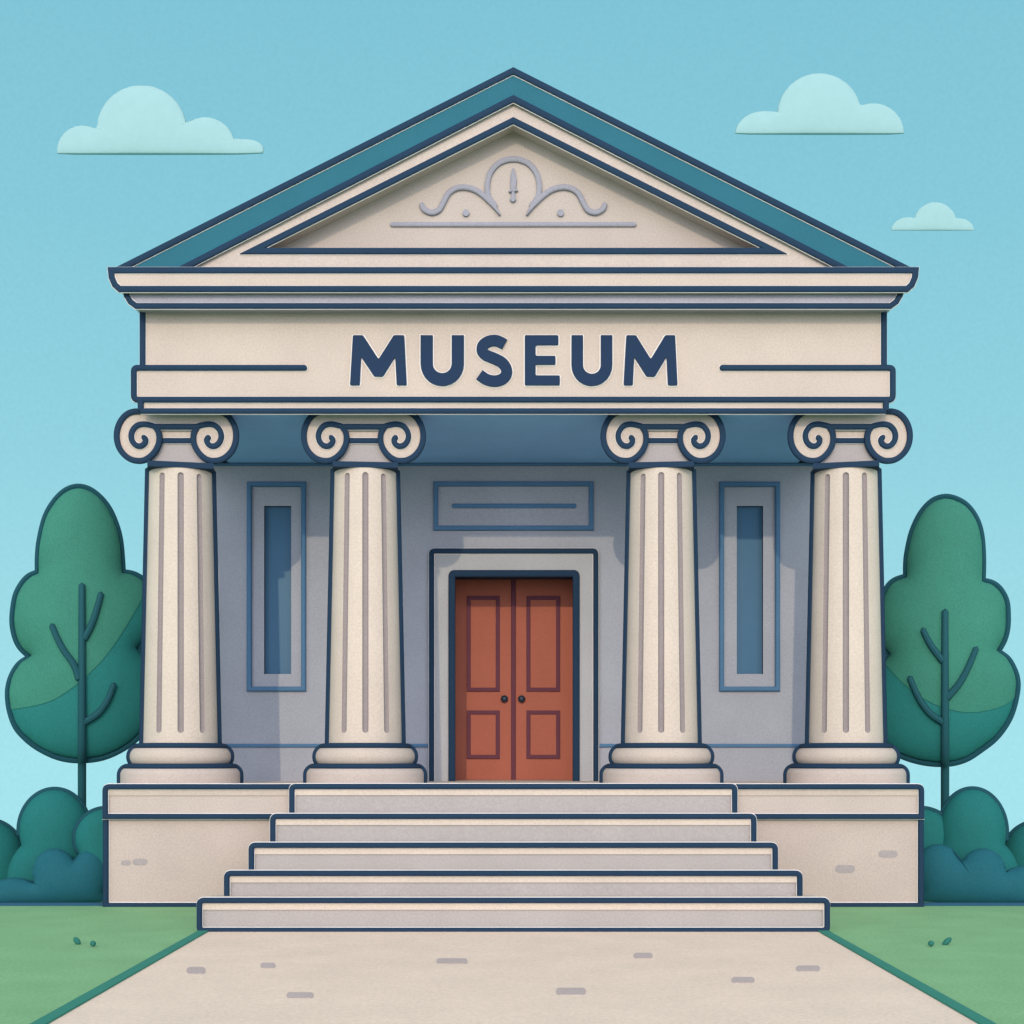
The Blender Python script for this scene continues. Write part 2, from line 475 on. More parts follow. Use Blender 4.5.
# windows
for (a, b, c, d), (fa, fb) in zip(PANES, [(249.6, 303.8), (721.4, 777.2)]):
    mb = MB()
    (xa, zt), (xb, zb) = P(a, c, DW), P(b, d, DW)
    box(mb, xa-.02, xb+.02, Y(DW)+.10, Y(DW)+.13, zb-.02, zt+.02, 'pane')
    wd = mb.build('window', museum)
    mb = MB()
    loop = [P(fa, 484.6, DW), P(fb, 484.6, DW), P(fb, 689, DW), P(fa, 689, DW)]
    bead(mb, loop, Y(DW), W(5, DW), .07, 'wframe', closed=True, pale=None)
    mb.build('frame', wd, smooth=30)

# plaque above the door
mb = MB()
pl = ppoly([(436, 484.4), (591, 484.4), (591, 528.4), (436, 528.4)], DW)
prism(mb, pl, Y(DW)-.02, Y(DW)+.02, 'wall')
bead(mb, pl, Y(DW)-.02, W(4.8, DW), .05, 'wframe', closed=True)
bead(mb, [P(454, 506.2, DW), P(574, 506.2, DW)], Y(DW)-.02, W(4.6, DW), .03, 'wframe')
mb.build('plaque', museum, smooth=30)

# door surround
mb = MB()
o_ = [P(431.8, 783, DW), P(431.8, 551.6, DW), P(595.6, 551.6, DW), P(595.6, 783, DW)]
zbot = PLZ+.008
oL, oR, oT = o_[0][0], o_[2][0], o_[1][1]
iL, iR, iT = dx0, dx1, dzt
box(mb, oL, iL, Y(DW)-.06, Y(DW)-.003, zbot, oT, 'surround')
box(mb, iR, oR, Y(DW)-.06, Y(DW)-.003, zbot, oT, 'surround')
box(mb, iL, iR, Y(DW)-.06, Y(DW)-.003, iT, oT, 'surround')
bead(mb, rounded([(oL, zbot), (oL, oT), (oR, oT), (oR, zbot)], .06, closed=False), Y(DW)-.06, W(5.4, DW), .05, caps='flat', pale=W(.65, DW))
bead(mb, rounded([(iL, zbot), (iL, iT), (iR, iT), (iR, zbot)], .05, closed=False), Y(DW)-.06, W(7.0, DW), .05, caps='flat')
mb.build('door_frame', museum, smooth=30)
# doors
DD = DW + 1.2
for s, (xa, xb), (pa, pb), kx in ((-1, (449, 513.2), (468.8, 497.8), 504.4), (1, (513.6, 579), (528.4, 558), 521.6)):
    mb = MB()
    (x0, z1), (x1, _) = P(xa, 570, DD), P(xb, 570, DD)
    box(mb, x0, x1, Y(DD), Y(DD)+.06, PLZ+.01, z1, 'door')
    d = mb.build('door', museum)
    for (ya, yb) in ((598, 689.6), (712.5, 756.8)):
        mb = MB()
        lp = ppoly([(pa, ya), (pb, ya), (pb, yb), (pa, yb)], DD)
        prism(mb, lp, Y(DD)-.012, Y(DD)-.002, 'door')
        bead(mb, lp, Y(DD)-.012, W(4, DD), .025, 'dline', closed=True)
        mb.build('door_panel', d, smooth=30)
    mb = MB()
    kx_, kz = P(kx, 699, DD); r = W(3.7, DD)
    vs = []; fs = []
    for i in range(9):
        th = math.pi*i/8
        for j in range(16):
            ph = 2*math.pi*j/16
            vs.append((kx_+r*math.sin(th)*math.cos(ph), Y(DD)-.05-r*.8*math.cos(th), kz+r*math.sin(th)*math.sin(ph)))
    for i in range(8):
        for j in range(16): fs.append((i*16+j, i*16+(j+1) % 16, (i+1)*16+(j+1) % 16, (i+1)*16+j))
    mb.add(vs, fs, 'knob')
    tube(mb, [(kx_, Y(DD)-.05, kz), (kx_, Y(DD)+.005, kz)], r*.5, 'knob')
    mb.build('door_knob', d, smooth=True)
    if s == -1:
        mb = MB(); xm = P(513.4, 0, DD)[0]
        bead(mb, [(xm, PLZ+.01), (xm, z1)], Y(DD)-.004, W(4.6, DD), .04, 'dline', caps='flat')
        mb.build('meeting_rail', d, smooth=30)

# porch ceiling
mb = MB()
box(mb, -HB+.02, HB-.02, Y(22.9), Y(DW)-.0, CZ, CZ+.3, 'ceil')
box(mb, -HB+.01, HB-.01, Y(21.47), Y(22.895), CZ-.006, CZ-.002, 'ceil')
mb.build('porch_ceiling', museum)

# entablature --------------------------------------------------------
mb = MB()
DF, DA, DL, DU = 21.45, 21.45, 21.12, 21.0
fr = ppoly([(143, 306), (883.6, 306), (883.6, 368.2), (143, 368.2)], DF)
prism(mb, fr, Y(DF), Y(22.9), 'cream')
ar = rounded(ppoly([(134.2, 368.2), (892.4, 368.2), (892.4, 400), (134.2, 400)], DA), .05)
prism(mb, ar, Y(DA), Y(22.95), 'cream')
st = ppoly([(141, 400), (885.6, 400), (885.6, 409), (141, 409)], DF)
st = [(p[0], max(p[1], CZ-.001)) for p in st]
prism(mb, [st[0], st[1], st[2], st[3]], Y(DF), Y(22.9), 'cream')
# upper/side extension along the building flanks
for s in (-1, 1):
    xo = fr[1][0]
    box(mb, *sorted((s*xo, s*(xo-.5))), Y(22.9), BACK, CZ, P(0, 306, DF)[1], 'cream')
q = W(5.8, DF)
for s in (1, -1):
    f = lambda pts, D: [(s*P(x, y, D)[0], P(x, y, D)[1]) for x, y in pts]
    bead(mb, f([(143, 308), (143, 367)], DF), Y(DF), q, .05, caps='flat', pale=W(.65, DF))
    bead(mb, f([(141, 400), (141, 411)], DF), Y(DF), q, .05, caps='flat')
    bead(mb, rounded(f([(304.5, 368.2), (134.2, 368.2), (134.2, 400), (300, 400)], DA), .06, closed=False), Y(DA), q, .05, pale=W(.65, DA))
bead(mb, ppoly([(298, 400), (730, 400)], DA), Y(DA), q, .05, pale=W(.65, DA))
bead(mb, ppoly([(141, 411.3), (885.6, 411.3)], DF), Y(DF), W(5.6, DF), .04, caps='flat', pale=W(.65, DF))
mb.build('entablature', museum, smooth=30)

mb = MB()
lo = ppoly(smooth_path([(125.5, 289), (901, 289)], 1) + [(899.5, 296), (896, 302), (890, 306.3), (136.6, 306.3), (130.6, 302), (127, 296)], DL)
prism(mb, lo, Y(DL), BACK+.4, 'coolstone')
bead(mb, lo, Y(DL), W(5.8, DL), .04, closed=True, pale=W(.65, DL))
up = ppoly([(111.2, 270.6), (915.4, 270.6), (914.6, 278), (911.5, 285), (906.5, 289.4), (120.1, 289.4), (115.1, 285), (112, 278)], DU)
prism(mb, up, Y(DU), BACK+.5, 'cream')
bead(mb, up, Y(DU), W(6.2, DU), .04, closed=True, pale=W(.65, DU))
mb.build('cornice', museum, smooth=30)

# pediment
DP, DT, DR = 21.14, 21.50, 21.08
tri_o = [(513.3, 97), (180, 268), (846.6, 268)]
tri_i = [(513.3, 121.2), (252.5, 251.5), (774.1, 251.5)]
mb = MB()
A = ppoly(tri_o, DP); B = ppoly(tri_i, DP)
bm_ = P(0, 270, DP)[1]
prism(mb, [A[0], A[1], B[1], B[0]], Y(DP), Y(DT)+.2, 'band')
prism(mb, [A[0], B[0], B[2], A[2]], Y(DP), Y(DT)+.2, 'band')
prism(mb, [A[1], A[2], B[2], B[1]], Y(DP), Y(DT)+.2, 'band')
bead(mb, B, Y(DP), W(6.2, DP), .045, closed=True, pale=W(.65, DP))
ped = mb.build('pediment', museum, smooth=30)
mb = MB()
T = ppoly([(513.3, 104), (215, 258), (811.6, 258)], DT)
prism(mb, T, Y(DT), Y(DT)+.3, 'tymp')
mb.build('tympanum', ped)
# ornament in the tympanum
mb = MB()
def oz(pts): return [P(370 + x/3.531, 140 + y/3.531, DT) for x, y in pts]
def mir(pts): return [(1012-x, y) for x, y in pts]
arch = [(440, 232), (420, 205), (414, 165), (424, 120), (452, 86), (485, 72), (506, 70), (527, 72), (560, 86), (588, 120), (598, 165), (592, 205), (572, 232)]
bw = W(5.6, DT)
bead(mb, oz(smooth_path(arch, 5)), Y(DT), bw, .05, 'ornament', caps='round')
scroll = [(458, 266), (440, 240), (415, 212), (380, 184), (345, 171), (308, 172), (278, 190), (260, 222), (243, 250), (216, 259), (192, 248), (184, 234)]
for pts in (scroll, mir(scroll)):
    bead(mb, oz(smooth_path(pts, 5)), Y(DT), bw, .056, 'ornament', width_fn=lambda t: min(1, .35+t*4))
for c in ((339, 260), (673, 260)):
    cxm, czm = oz([c])[0]
    prism(mb, [(cxm + W(3.4, DT)*math.cos(a*math.pi/9), czm + W(3.4, DT)*math.sin(a*math.pi/9)) for a in range(18)], Y(DT)-.04, Y(DT), 'ornament')
bead(mb, oz([(80, 300), (932, 300)]), Y(DT), W(4.8, DT), .04, 'ornament')
bead(mb, oz([(506, 106), (506, 125), (507, 145), (506, 165), (505, 186)]), Y(DT), W(7, DT), .04, 'ornament', width_fn=lambda t: .2+.8*math.sin(math.pi*min(1, t*.8+.05)))
bead(mb, oz([(494, 184), (518, 181)]), Y(DT), W(2.6, DT), .05, 'ornament')
bead(mb, oz([(506, 188), (505, 211)]), Y(DT), W(5, DT), .045, 'ornament', width_fn=lambda t: .6+.7*t)
mb.build('carved_ornament', ped, smooth=30)

# roof
mb = MB()
R = ppoly([(513.3, 71.5), (118, 270), (180, 270), (513.3, 99.5)], DR)
R2 = ppoly([(513.3, 71.5), (513.3, 99.5), (846.6, 270), (908.6, 270)], DR)
prism(mb, R, Y(DR), BACK+.5, 'teal'); prism(mb, R2, Y(DR), BACK+.5, 'teal')
q = W(6.4, DR)
bead(mb, ppoly([(118, 270.5), (513.3, 71.5), (908.6, 270.5)], DR), Y(DR), q, .04, caps='flat', pale=W(.65, DR))
bead(mb, ppoly([(180, 270.5), (513.3, 99.3), (846.6, 270.5)], DR), Y(DR), q, .04, caps='flat', pale=W(.65, DR))
# back gable
G = ppoly([(513.3, 98), (182, 269), (844.6, 269)], DR)
prism(mb, G, BACK-.3, BACK+.1, 'cream')
mb.build('roof', museum, smooth=30)

# lettering
mb = MB(); DF_ = DF
def lz(pts): return [P(330 + x/2.7676, 320 + y/2.7676, DF_) for x, y in pts]
def glyph(pts, r=.02):
    poly = rounded(lz(pts), r, seg=3)
    prism(mb, poly, Y(DF_)-.045, Y(DF_)+.01, 'letter')
    bead(mb, poly, Y(DF_), W(2.4, DF_), .01, 'pale', closed=True)
def M_(x, wd=0):
    return [(x+a, b) for a, b in [(8, 44), (36, 44), (79, 110), (121, 44), (150, 44), (157, 182), (129, 182), (125, 104), (91, 158), (67, 158), (31, 104), (27, 182), (0, 182)]]
def U_(x0, x1, w_):
    cx = (x0+x1)/2; ro = (x1-x0)/2; ri = ro-w_; zc = 184-ro*1.02
    pts = [(x0, 44), (x0+w_, 44)]
    pts += [(cx - ri*math.cos(a), zc + ri*1.0*math.sin(a)) for a in [math.pi*i/14 for i in range(15)]]
    pts += [(x1-w_, 44), (x1, 44)]
    pts += [(cx + ro*math.cos(a), zc + ro*1.02*math.sin(a)) for a in [math.pi*i/14 for i in range(15)]]
    return pts
glyph(M_(56)); glyph([(812 + (a-812)*.95, b) for a, b in M_(812)])
glyph(U_(251, 371, 34), .006); glyph(U_(668, 781, 32), .006)
glyph([(539, 44), (632, 44), (632, 71), (569, 71), (569, 101), (624, 101), (624, 125), (569, 125), (569, 155), (636, 155), (636, 182), (539, 182)])
S = smooth_path([(483, 69), (462, 59), (442, 60), (425, 70), (421, 85), (431, 98), (455, 108), (478, 121), (489, 141), (483, 160), (462, 170), (436, 167), (414, 153)], 5)
FLAT = [(-.5, -.2), (-.5, .0), (-.49, .97), (-.45, 1), (.45, 1), (.49, .97), (.5, .0), (.5, -.2)]
bead(mb, lz(S), Y(DF_), W(13.4, DF_), .01, 'pale', caps='flat')
bead(mb, lz(S), Y(DF_), W(11.2, DF_), .045, 'letter', caps='flat', sec=FLAT)
mb.build('lettering', museum)

# ---- columns
DC = 22.05
SC = F/DC
def make_column(xc):
    cy = Y(DC)
    zt, zb = P(0, 470.5, DC)[1], P(0, 746, DC)[1]
    rt, rb = W(30.8, DC), W(36.6, DC)
    g0, g1 = P(0, 733.5, DC)[1], P(0, 478, DC)[1]
    mb = MB()
    hw = W(3.0, DC)
    gro = [math.radians(-90+a) for a in (0, 35, -35, 180, 145, -145)]
    zs = [zb, zb+.1]
    endL = [0, .25, .55, .8, .95, 1]
    for e in endL: zs.append(g0 + hw*e)
    for i in range(1, 12): zs.append(g0+hw + (g1-g0-2*hw)*i/12)
    for e in reversed(endL): zs.append(g1 - hw*e)
    zs += [zt-.06, zt]; zs = sorted(set(zs))
    def hfac(z):
        d = min(z-g0, g1-z)
        if d <= 0: return 0
        if d >= hw: return 1
        return math.sqrt(max(0, 1-(1-d/hw)**2))
    gro = sorted(a % (2*math.pi) for a in gro)
    rows = []; marks = None
    for z in zs:
        t = (z-zb)/(zt-zb); r = rb + (rt-rb)*t
        h = hfac(z); row = []; mk = []
        for gi, a in enumerate(gro):
            H = max(h, .02)*hw/r
            for u, dd in ((-1, 0), (-.8, .6), (-.4, .95), (0, 1), (.4, .95), (.8, .6), (1, 0)):
                row.append((a+u*H, r - dd*.035*h)); mk.append(True)
            mk[-1] = False
            a2 = gro[(gi+1) % len(gro)] + (2*math.pi if gi == len(gro)-1 else 0)
            s0, s1 = a+hw/r, a2-hw/r
            n = 8
            for k in range(1, n): row.append((s0 + (s1-s0)*k/n, r)); mk.append(False)
        rows.append((z, row)); marks = mk
    n = len(marks)
    vs = [(xc + r*math.cos(a), cy + r*math.sin(a), z) for z, row in rows for a, r in row]
    f1 = []; f2 = []
    for i in range(len(rows)-1):
        zm = (rows[i][0]+rows[i+1][0])/2
        for j in range(n):
            q = (i*n+j, i*n+(j+1) % n, (i+1)*n+(j+1) % n, (i+1)*n+j)
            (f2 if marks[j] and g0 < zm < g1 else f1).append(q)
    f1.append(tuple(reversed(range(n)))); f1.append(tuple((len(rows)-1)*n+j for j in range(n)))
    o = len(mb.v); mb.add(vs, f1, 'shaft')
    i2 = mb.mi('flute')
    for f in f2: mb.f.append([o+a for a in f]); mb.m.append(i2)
    # dark edge beads on the flanks and ring at the foot
    for s in (-1, 1):
        tube(mb, [(xc+s*(rb+.004), cy, zb), (xc+s*(rt+.004), cy, zt)], W(3.6, DC), 'navy')
    zn = P(0, 467.2, 21.57)[1]; hn = W(32.5, 21.57)
    prism(mb, rounded([(xc-hn, zn), (xc+hn, zn), (xc+hn, zn+W(5.6, 21.57)), (xc-hn, zn+W(5.6, 21.57))], .02), Y(21.57), Y(22.5), 'navy')
    colo = empty('column', (xc, cy, 0)); colo.parent = museum
    sh = mb.build('shaft', colo, origin=(xc, cy, 0), smooth=35)
    # base: two rounded courses
    mb = MB()
    def course(r, za, zc_, rr, flatbot=False):
        h = zc_-za; rr = min(rr, h/2)
        prof = [(r-rr, za)] if not flatbot else [(r, za)]
        if not flatbot:
            for k in range(1, 7): a = -math.pi/2 + math.pi/2*k/6; prof.append((r-rr+rr*math.cos(a), za+rr+rr*math.sin(a)))
        for k in range(0, 7): a = math.pi/2*k/6; prof.append((r-rr+rr*math.cos(a), zc_-rr+rr*math.sin(a)))
        return prof
    z1a, z1b = P(0, 766.8, DC)[1], P(0, 746.6, DC)[1]
    r1 = W(49.4, DC); p1 = course(r1, z1a, z1b, .15)
    z0a, z0b = PLZ+.007, z1a
    r0 = W(58.4, DC); p0 = course(r0, z0a, z0b, .12, True)
    lathe(mb, p1, xc, cy, 'cream'); lathe(mb, p0, xc, cy, 'cap')
    # seams: dark rings between the courses
    def ring(r, z, th):
        lathe(mb, [(r-th*.5, z-th/2), (r+th*.2, z-th*.4), (r+th*.45, z), (r+th*.2, z+th*.4), (r-th*.5, z+th/2)], xc, cy, 'navy')
    ring(r1-.10, z1b, W(7, DC)); ring(r0-.085, z0b, W(7, DC)); ring(r0-.02, z0a+W(1.0, DC), W(2.6, DC))
    for s in (-1, 1):
        for pr in (p1, p0):
            tube(mb, [(xc+s*r, cy, z) for r, z in pr], W(3.4, DC), 'navy', seg=8)
    mb.build('base', colo, origin=(xc, cy, 0), smooth=40)
    # capital
    DV = 21.78; cpx = CX + xc*F/DV
    mb = MB()
    def cz(pts): return [P(cpx + (x-497)/7.43, 400.4 + y/7.31, DV) for x, y in pts]
    def mm(pts): return [(994-x, y) for x, y in pts]
    half = [(497, 82), (190, 82), (150, 92), (112, 118), (80, 160), (60, 210), (54, 265), (62, 320), (84, 368), (120, 408), (165, 434), (215, 443), (262, 436), (305, 410), (340, 372), (364, 325), (371, 280), (366, 240), (352, 212), (338, 195), (360, 195)]
    half_s = smooth_path(half[1:-1], 3)
    left = [half[0]] + half_s
    full = left + mm(list(reversed(half_s)))
    prism(mb, cz(full), Y(DV), Y(DV)+.16, 'cream')
    bead(mb, cz(full), Y(DV), W(5.8, DV), .045, closed=True)
    sp = [(497, 195), (345, 195), (300, 182), (250, 176), (205, 188), (174, 222), (163, 262), (172, 302), (200, 331), (235, 336), (262, 318), (270, 292), (260, 276)]
    spp = [sp[0]] + smooth_path(sp[1:], 5)
    for pts in (spp, mm(spp)):
        bead(mb, cz(pts), Y(DV), W(5.7, DV), .05, pale=W(.65, DV))
    # scroll roll running back over the shaft
    for s in (-1, 1):
        pts = []
        c0 = cz([(215 if s < 0 else 779, 262)])[0]
        for k in range(28):
            a = 2*math.pi*k/28; pts.append((c0[0] - s*.12 + W(17, DV)*math.cos(a), c0[1] + W(17, DV)*math.sin(a)))
        prism(mb, pts, Y(DV)+.16, Y(22.4), 'cream')
    prism(mb, cz([(250, 90), (744, 90), (744, 215), (250, 215)]), Y(DV)+.17, Y(22.6), 'cream')
    neck = cz([(360, 290), (634, 290), (652, 350), (680, 400), (720, 455), (274, 455), (314, 400), (342, 350)])
    prism(mb, neck, Y(DV)+.06, Y(22.5), 'echinus')
    prism(mb, cz([(350, 205), (644, 205), (634, 290), (360, 290)]), Y(DV)+.045, Y(22.5), 'cream')
    bead(mb, cz([(378, 291), (616, 291)]), Y(DV)+.045, W(5.6, DV), .03, caps='flat', pale=W(.65, DV))
    mb.build('capital', colo, origin=(xc, cy, 0), smooth=30)
    return colo

XO, XI = 332.6/SC, 147.9/SC
def face_out(c):      # the plain flank beads of shaft and base look along the radius from the forecourt
    for ch in c.children:
        if not ch.name.startswith('capital'): ch.rotation_euler.z = -math.atan2(c.location.x, DC)
c0 = make_column(-XO); face_out(c0)
# the other three are copies of the first, moved along the porch
for xx in (-XI, XI, XO):
    c = copy_tree(c0, museum)
    c.location.x = xx; face_out(c)

# ================================================================== PLANTING
import numpy as np
def inflate(ct, core, rings, power, thick, D, ct_pts=None):
    """closed star-shaped outline (picture measure) -> solid cushion; returns verts, faces and the depth function"""
    ct = np.array(ct); x0, y0 = ct.min(0)-2; x1, y1 = ct.max(0)+2
    st = max(x1-x0, y1-y0)/110
    gx = np.arange(x0, x1+st, st); gy = np.arange(y0, y1+st, st)
    XX, YY = np.meshgrid(gx, gy)
    ang = np.arctan2(ct[:, 1]-core[1], ct[:, 0]-core[0]); rad = np.hypot(ct[:, 1]-core[1], ct[:, 0]-core[0])
    o = np.argsort(ang); ang = ang[o]; rad = rad[o]
    A = np.arctan2(YY-core[1], XX-core[0])
    RR = np.interp(A.ravel(), ang, rad, period=2*np.pi).reshape(A.shape)
    ins = np.hypot(XX-core[0], YY-core[1]) < RR
    u = np.zeros(XX.shape)
    for _ in range(2600):
        v = np.zeros_like(u)
        v[1:-1, 1:-1] = .25*(u[:-2, 1:-1]+u[2:, 1:-1]+u[1:-1, :-2]+u[1:-1, 2:]) + 1
        u = np.where(ins, v, 0)
    u /= u.max()
    def h(px, py):
        fx = (px-x0)/st; fy = (py-y0)/st
        i = int(min(max(fx, 0), len(gx)-2)); j = int(min(max(fy, 0), len(gy)-2)); fx -= i; fy -= j
        q = u[j, i]*(1-fx)*(1-fy)+u[j, i+1]*fx*(1-fy)+u[j+1, i]*(1-fx)*fy+u[j+1, i+1]*fx*fy
        return thick*max(q, 0)**power
    n = len(ct); verts = []; 
    fr = [1-(1-k/rings)**1.6 for k in range(1, rings+1)]
    def vert(px, py, s, sgn):
        hh = 0 if s > .9999 else h(px, py)
        x, z = P(px, py, D); return (x, Y(D)+sgn*hh, z)
    verts.append(vert(core[0], core[1], 0, -1)); verts.append(vert(core[0], core[1], 0, 1))
    idx = {}
    for sgn in (-1, 1):
        for k, f in enumerate(fr):
            for a in range(n):
                if k == rings-1 and sgn == 1: idx[sgn, k, a] = idx[-1, k, a]; continue
                p = (core[0]+(ct[a, 0]-core[0])*f, core[1]+(ct[a, 1]-core[1])*f)
                idx[sgn, k, a] = len(verts); verts.append(vert(p[0], p[1], f, sgn))
    faces = []
    for sgn in (-1, 1):
        c = 0 if sgn < 0 else 1
        for a in range(n):
            b = (a+1) % n; q = (c, idx[sgn, 0, a], idx[sgn, 0, b]); faces.append(q if sgn < 0 else q[::-1])
            for k in range(rings-1):
                q = (idx[sgn, k, a], idx[sgn, k+1, a], idx[sgn, k+1, b], idx[sgn, k, b])
                faces.append(q if sgn < 0 else q[::-1])
    return verts, faces, h

def contour(ells, c, n=260):
    pts = []
    for i in range(n):
        a = 2*math.pi*i/n; dx, dy = math.cos(a), math.sin(a); best = 0
        for (ex, ey, rx, ry) in ells:
            A_ = (dx/rx)**2 + (dy/ry)**2
            ux, uy = (c[0]-ex)/rx, (c[1]-ey)/ry
            B_ = 2*(ux*dx/rx + uy*dy/ry); C_ = ux*ux+uy*uy-1
            q = B_*B_-4*A_*C_
            if q > 0: best = max(best, (-B_+math.sqrt(q))/(2*A_))
        pts.append((c[0]+dx*best, c[1]+dy*best))
    return pts

def tree(segs, core, curve, tx, ttop, branches, label, Dc=23.6, thick=.5):
    base = (P(tx, 0, Dc)[0], Y(Dc), 0)
    t = tag(empty('tree', base), label, 'tree', 'lobed green trees beside the museum')
    ct = lobed(segs, core)
    cts = [(core[0]+(x-core[0])*(1-2.2/math.hypot(x-core[0], y-core[1])), core[1]+(y-core[1])*(1-2.2/math.hypot(x-core[0], y-core[1]))) for x, y in ct]
    vs0, fs0, hfun = inflate(cts, core, 26, .5, thick, Dc)
    mb = MB(); mb.add(vs0, fs0, 'leaf_shaded')
    crown = mb.build('crown', t, origin=base, smooth=80)
    def cy_(px):
        for (a, b), (c, d) in zip(curve, curve[1:]):
            if a <= px <= c: return b + (d-b)*(px-a)/(c-a)
        return curve[0][1] if px < curve[0][0] else curve[-1][1]
    curve = smooth_path(curve, 6)
    # light painted in: lighter-coloured layer over the upper crown, cut along the curve
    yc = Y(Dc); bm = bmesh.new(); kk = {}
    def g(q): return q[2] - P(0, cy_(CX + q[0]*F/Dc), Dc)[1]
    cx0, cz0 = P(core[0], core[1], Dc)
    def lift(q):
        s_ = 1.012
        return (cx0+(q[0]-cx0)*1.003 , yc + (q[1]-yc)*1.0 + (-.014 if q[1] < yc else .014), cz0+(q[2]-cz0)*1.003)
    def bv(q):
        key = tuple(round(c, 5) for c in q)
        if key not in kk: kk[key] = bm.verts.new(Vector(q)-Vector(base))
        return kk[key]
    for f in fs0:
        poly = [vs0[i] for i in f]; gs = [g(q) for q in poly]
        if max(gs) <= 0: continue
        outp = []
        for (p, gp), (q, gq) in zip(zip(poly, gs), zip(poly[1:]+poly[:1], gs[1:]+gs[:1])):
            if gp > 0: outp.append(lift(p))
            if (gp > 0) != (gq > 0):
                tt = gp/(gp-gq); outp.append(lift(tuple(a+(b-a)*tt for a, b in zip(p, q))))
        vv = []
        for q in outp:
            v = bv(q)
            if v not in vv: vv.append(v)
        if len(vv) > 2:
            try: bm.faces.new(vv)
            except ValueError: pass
    ml = bpy.data.meshes.new('lit_foliage_layer'); bm.to_mesh(ml); bm.free(); ml.materials.append(M['leaf_lit'])
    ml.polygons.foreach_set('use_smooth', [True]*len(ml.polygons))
    o = bpy.data.objects.new('lit_foliage_layer', ml); col.objects.link(o); o.parent = crown
    # dark rim round the crown
    mb = MB(); ct = ct
    r = W(2.5, Dc)
    pts = [(P(a, b, Dc)[0], Y(Dc), P(a, b, Dc)[1]) for a, b in ct]
    pts += pts[:2]
    pts = [(a, b-.03, c) for a, b, c in pts]
    tube(mb, pts, r*1.15, 'tline', seg=8)
    mb.build('foliage_rim', crown, origin=base, smooth=True)
    # trunk and limbs, lying against the front of the foliage
    mb = MB()
    def on(px, py, off=.02):
        d = hfun(px, py) + .03; x, z = P(px, py, Dc)
        y = Y(Dc) - d - off
        s = (Dc - d)/Dc          # keep the sight line
        return (base[0] + (x-base[0])*s, y, EYE + (z-EYE)*s)
    bot = max(p[1] for p in ct)
    pts = [(base[0], Y(Dc), .0), (base[0], Y(Dc), .8), P3(tx, bot+6, Dc)]
    n = 26
    for i in range(n+1):
        py = bot - 1.5 + (ttop - bot + 1.5)*(i/n)
        if i == 0: pts.append(on(tx, bot - .6))
        pts.append(on(tx, py))
    tube(mb, pts, [W(4.3, Dc)]*3 + [W(4.2 - .9*i/(n+1), Dc) for i in range(n+2)], 'bark', seg=10)
    for br in branches:
        sp_ = smooth_path(br, 5)
        tube(mb, [on(a, b) for a, b in sp_], [W(3.6 - .7*i/len(sp_), Dc) for i in range(len(sp_))], 'bark', seg=8)
    mb.build('trunk', t, origin=base, smooth=True)
    t.rotation_euler.z = -math.atan2(base[0], Dc); t.scale.x = math.cos(math.atan2(base[0], Dc))
    return t
def P3(px, py, D): x, z = P(px, py, D); return (x, Y(D), z)

def lobed(segs, core, inset=2.4):
    outp = []
    for sg in segs: outp += smooth_path(sg, 4)[:-1]
    r = []
    for x, y in outp:
        d = math.hypot(x-core[0], y-core[1]); r.append((core[0]+(x-core[0])*(1-inset/d), core[1]+(y-core[1])*(1-inset/d)))
    return r
CL = [[(36.7,572),(37,556),(39,539),(45,516),(55,499),(67,488),(80.3,484.5),(94,489),(107.8,502),(117,520),(122,539),(124.8,568.6)],
      [(124.8,568.6),(137.6,571),(150,580),(157,598),(156,618),(149,636),(141,648)],
      [(141,648),(152,664),(157,688),(154,715),(144,735),(126,750),(104,760),(80,763),(58,760),(36.7,750),(22,738),(13.8,727),(8.5,711),(6.9,695),(9,682),(14,671),(20,664),(28.4,659)],
      [(28.4,659),(19,650),(13.8,640),(11,626),(11.5,612),(14.5,596),(20.6,584),(28,576),(36.7,572)]]
CR = [[(904.3,573),(904.5,560),(906,548),(911,528),(920,510),(932,498),(945,494.5),(957,497.5),(968,505),(977,518),(982,534),(984,556),(984,580)],
      [(984,580),(994,583),(1002,590),(1008,602),(1009.5,617),(1009,630),(1006,642),(1000,653)],
      [(1000,653),(1009,660),(1014,668),(1018,679),(1018.5,692),(1014,712),(1007,727),(996,741),(982,752),(966,762),(947,766.5),(922,765),(897,757),(880,744),(870,722),(868,695),(875,670),(886,655)],
      [(886,655),(877,640),(875,618),(878,600),(884,585),(892,577),(904.3,573)]]
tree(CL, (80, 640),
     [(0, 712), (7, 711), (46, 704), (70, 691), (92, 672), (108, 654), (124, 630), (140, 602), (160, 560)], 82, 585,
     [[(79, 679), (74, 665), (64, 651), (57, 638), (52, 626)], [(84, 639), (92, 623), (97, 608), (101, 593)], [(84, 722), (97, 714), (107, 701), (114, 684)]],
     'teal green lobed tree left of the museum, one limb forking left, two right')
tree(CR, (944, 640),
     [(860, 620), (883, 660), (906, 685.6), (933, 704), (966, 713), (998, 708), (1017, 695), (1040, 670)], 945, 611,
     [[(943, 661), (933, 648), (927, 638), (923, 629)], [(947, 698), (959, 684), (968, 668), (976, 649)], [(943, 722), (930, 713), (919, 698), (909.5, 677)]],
     'teal green lobed tree right of the museum, two limbs forking left, one right')

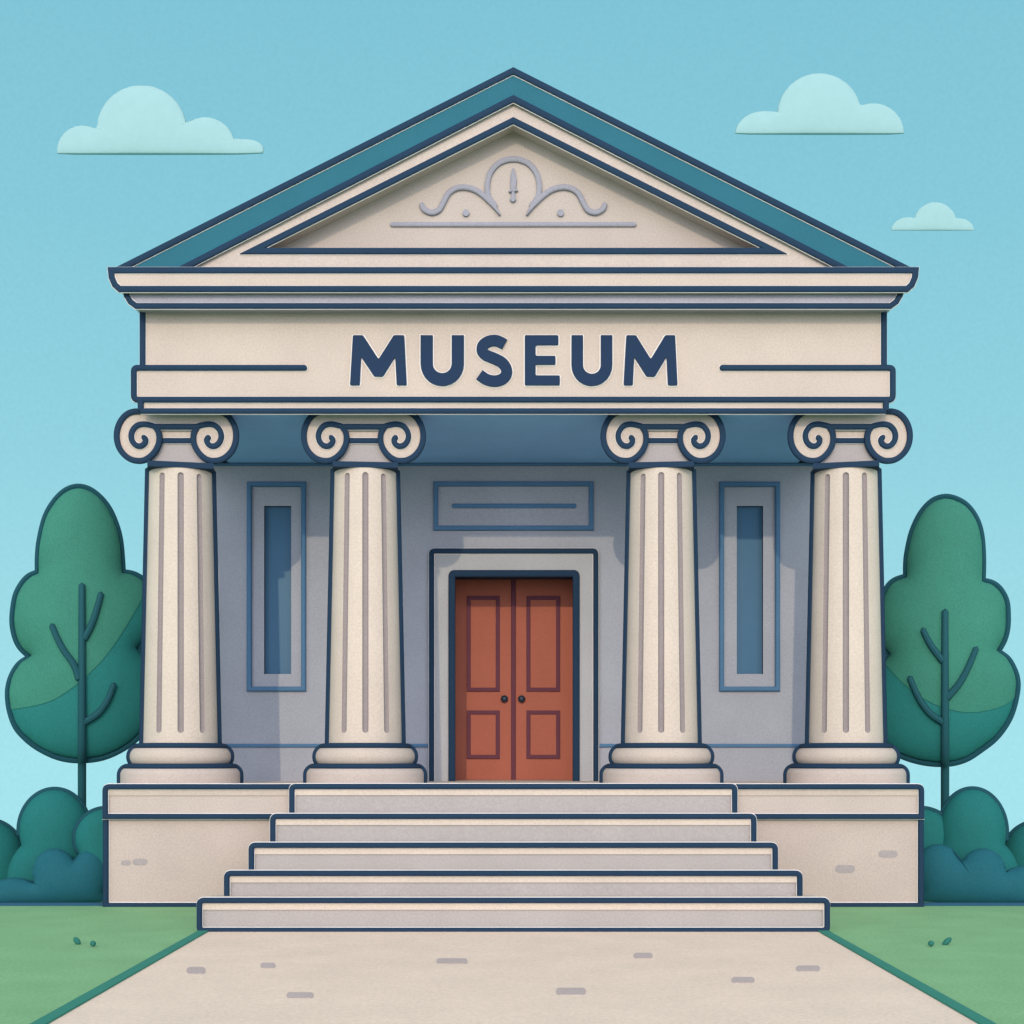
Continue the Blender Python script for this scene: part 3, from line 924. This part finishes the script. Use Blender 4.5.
def mound(name, lobes, core, Dc, thick, k, rim, label, cat, group):
    """rounded foliage mass growing from the ground: lobes are ellipses in picture measure, the foot is flat"""
    foot = HY + EYE*F/Dc + 1
    ct = []
    for (x, y) in contour(lobes, core, 220):
        if y > foot:
            t = (foot-core[1])/(y-core[1]); x = core[0]+(x-core[0])*t; y = foot
        ct.append((x, y))
    vs0, fs0, h = inflate(ct, core, 22, .42, thick, Dc)
    x, z = P(core[0], 0, Dc); base = (x, Y(Dc), 0)
    mb = MB(); mb.add(vs0, fs0, k)
    o = mb.build(name, origin=base, smooth=80)
    tag(o, label, cat, group)
    if rim:
        ex, ey, rx, ry = lobes[0]
        pts = []
        for i in range(41):
            th = math.radians(rim[0] + (rim[1]-rim[0])*i/40)
            q = P(ex - (rx)*math.cos(th), ey - (ry)*math.sin(th), Dc); pts.append((q[0], Y(Dc)-.03, q[1]))
        mb = MB(); tube(mb, pts, W(2.9, Dc), 'tline', seg=8)
        mb.build('foliage_rim', o, origin=base, smooth=True)
    o.rotation_euler.z = -math.atan2(x, Dc); o.scale.x = math.cos(math.atan2(x, Dc))
    return o
G1, G2 = 'rounded green bushes beside the podium', 'low dark hedges at the foot of the bushes'
mound('bush', [(-14, 858, 38, 38), (-14, 890, 46, 40)], (-14, 875), 22.9, .4, 'bush', (0, 180), 'green bush at the left edge of the picture, cut off by the frame', 'bush', G1)
mound('bush', [(54.5, 830, 35, 40.5), (57, 880, 50, 50)], (54, 860), 22.4, .4, 'bush', (-6, 158), 'tallest domed green bush under the left tree', 'bush', G1)
mound('bush', [(106, 838, 31, 29.5), (112, 880, 42, 45)], (108, 865), 22.0, .35, 'bush', (-28, 100), 'green bush partly hidden behind the left corner of the podium', 'bush', G1)
mound('bush', [(1038, 860, 36, 38), (1038, 890, 46, 40)], (1038, 875), 22.9, .4, 'bush', (0, 180), 'green bush at the right edge of the picture, cut off by the frame', 'bush', G1)
mound('bush', [(972.5, 832, 33.5, 43), (970, 880, 50, 50)], (972, 860), 22.4, .4, 'bush', (24, 190), 'tallest domed green bush under the right tree', 'bush', G1)
mound('bush', [(921, 838, 33, 29.5), (915, 880, 45, 45)], (918, 865), 22.6, .3, 'bush', (60, 150), 'green bush partly hidden behind the right corner of the podium', 'bush', G1)
mound('low_hedge', [(14, 907, 36, 30), (54.5, 872, 22, 23.5), (91, 874, 20, 24), (60, 903, 60, 14), (-24, 903, 30, 18)], (52, 890), 21.6, .3, 'bush_d', None, 'low dark teal hedge with scalloped top left of the podium', 'hedge', G2)
mound('low_hedge', [(938, 872, 25, 27), (983, 872, 23, 23.5), (1024, 890, 27, 25), (985, 900, 70, 28), (1050, 900, 30, 24)], (983, 890), 21.6, .3, 'bush_d', None, 'low dark teal hedge with scalloped top right of the podium', 'hedge', G2)
# dark edging between lawn and planting
for s in (-1, 1):
    mb = MB(); D = 21.12
    x0 = s*(abs(P(106, 0, 21.05)[0]) + .05); x1 = s*16
    zt = P(0, 903, D)[1]
    box(mb, *sorted((x0, x1)), Y(D), Y(D)+.12, -.05, zt, 'kerb')
    tag(mb.build('bed_edging', origin=((x0+x1)/2, Y(D), 0)), 'dark navy edging between lawn and bushes on the %s' % ('left' if s < 0 else 'right'), 'edging', 'dark edgings of the planting beds')

# ================================================================== CLOUDS
def cloud(lobes, core, basey, D, label):
    ct = []
    for (x, y) in contour(lobes, core, 360):
        if y > basey:
            t = (basey-core[1])/(y-core[1]); x = core[0]+(x-core[0])*t; y = basey
        ct.append((x, y))
    hmax = max(basey-p[1] for p in ct)
    vs0, fs0, h = inflate(ct, core, 26, .35, W(hmax, D)*.10, D)
    mb = MB(); mb.add(vs0, fs0, 'cloud')
    x, z = P(core[0], basey, D)
    tag(mb.build('cloud', origin=(x, Y(D), z), smooth=80), label, 'cloud', 'flat-bottomed pale clouds')
cloud([(83, 152, 26, 26), (142, 131, 45, 45), (206, 146, 29, 28), (247, 150, 17, 10.5), (143, 148, 60, 14), (215, 152, 42, 12)], (145, 149), 154, 240, 'widest pale cloud, four lobes, in the sky left of the gable')
cloud([(765, 134, 30, 22.5), (819, 116, 42, 42), (873, 134, 31, 30), (819, 130, 60, 14)], (819, 129), 134, 235, 'three-lobed pale cloud in the sky right of the gable')
cloud([(908, 231, 17, 13.5), (935, 224, 21.5, 21.5), (959, 231, 15, 12.5), (935, 230, 30, 8)], (935, 227), 230.5, 245, 'smallest pale cloud, low at the right of the sky')
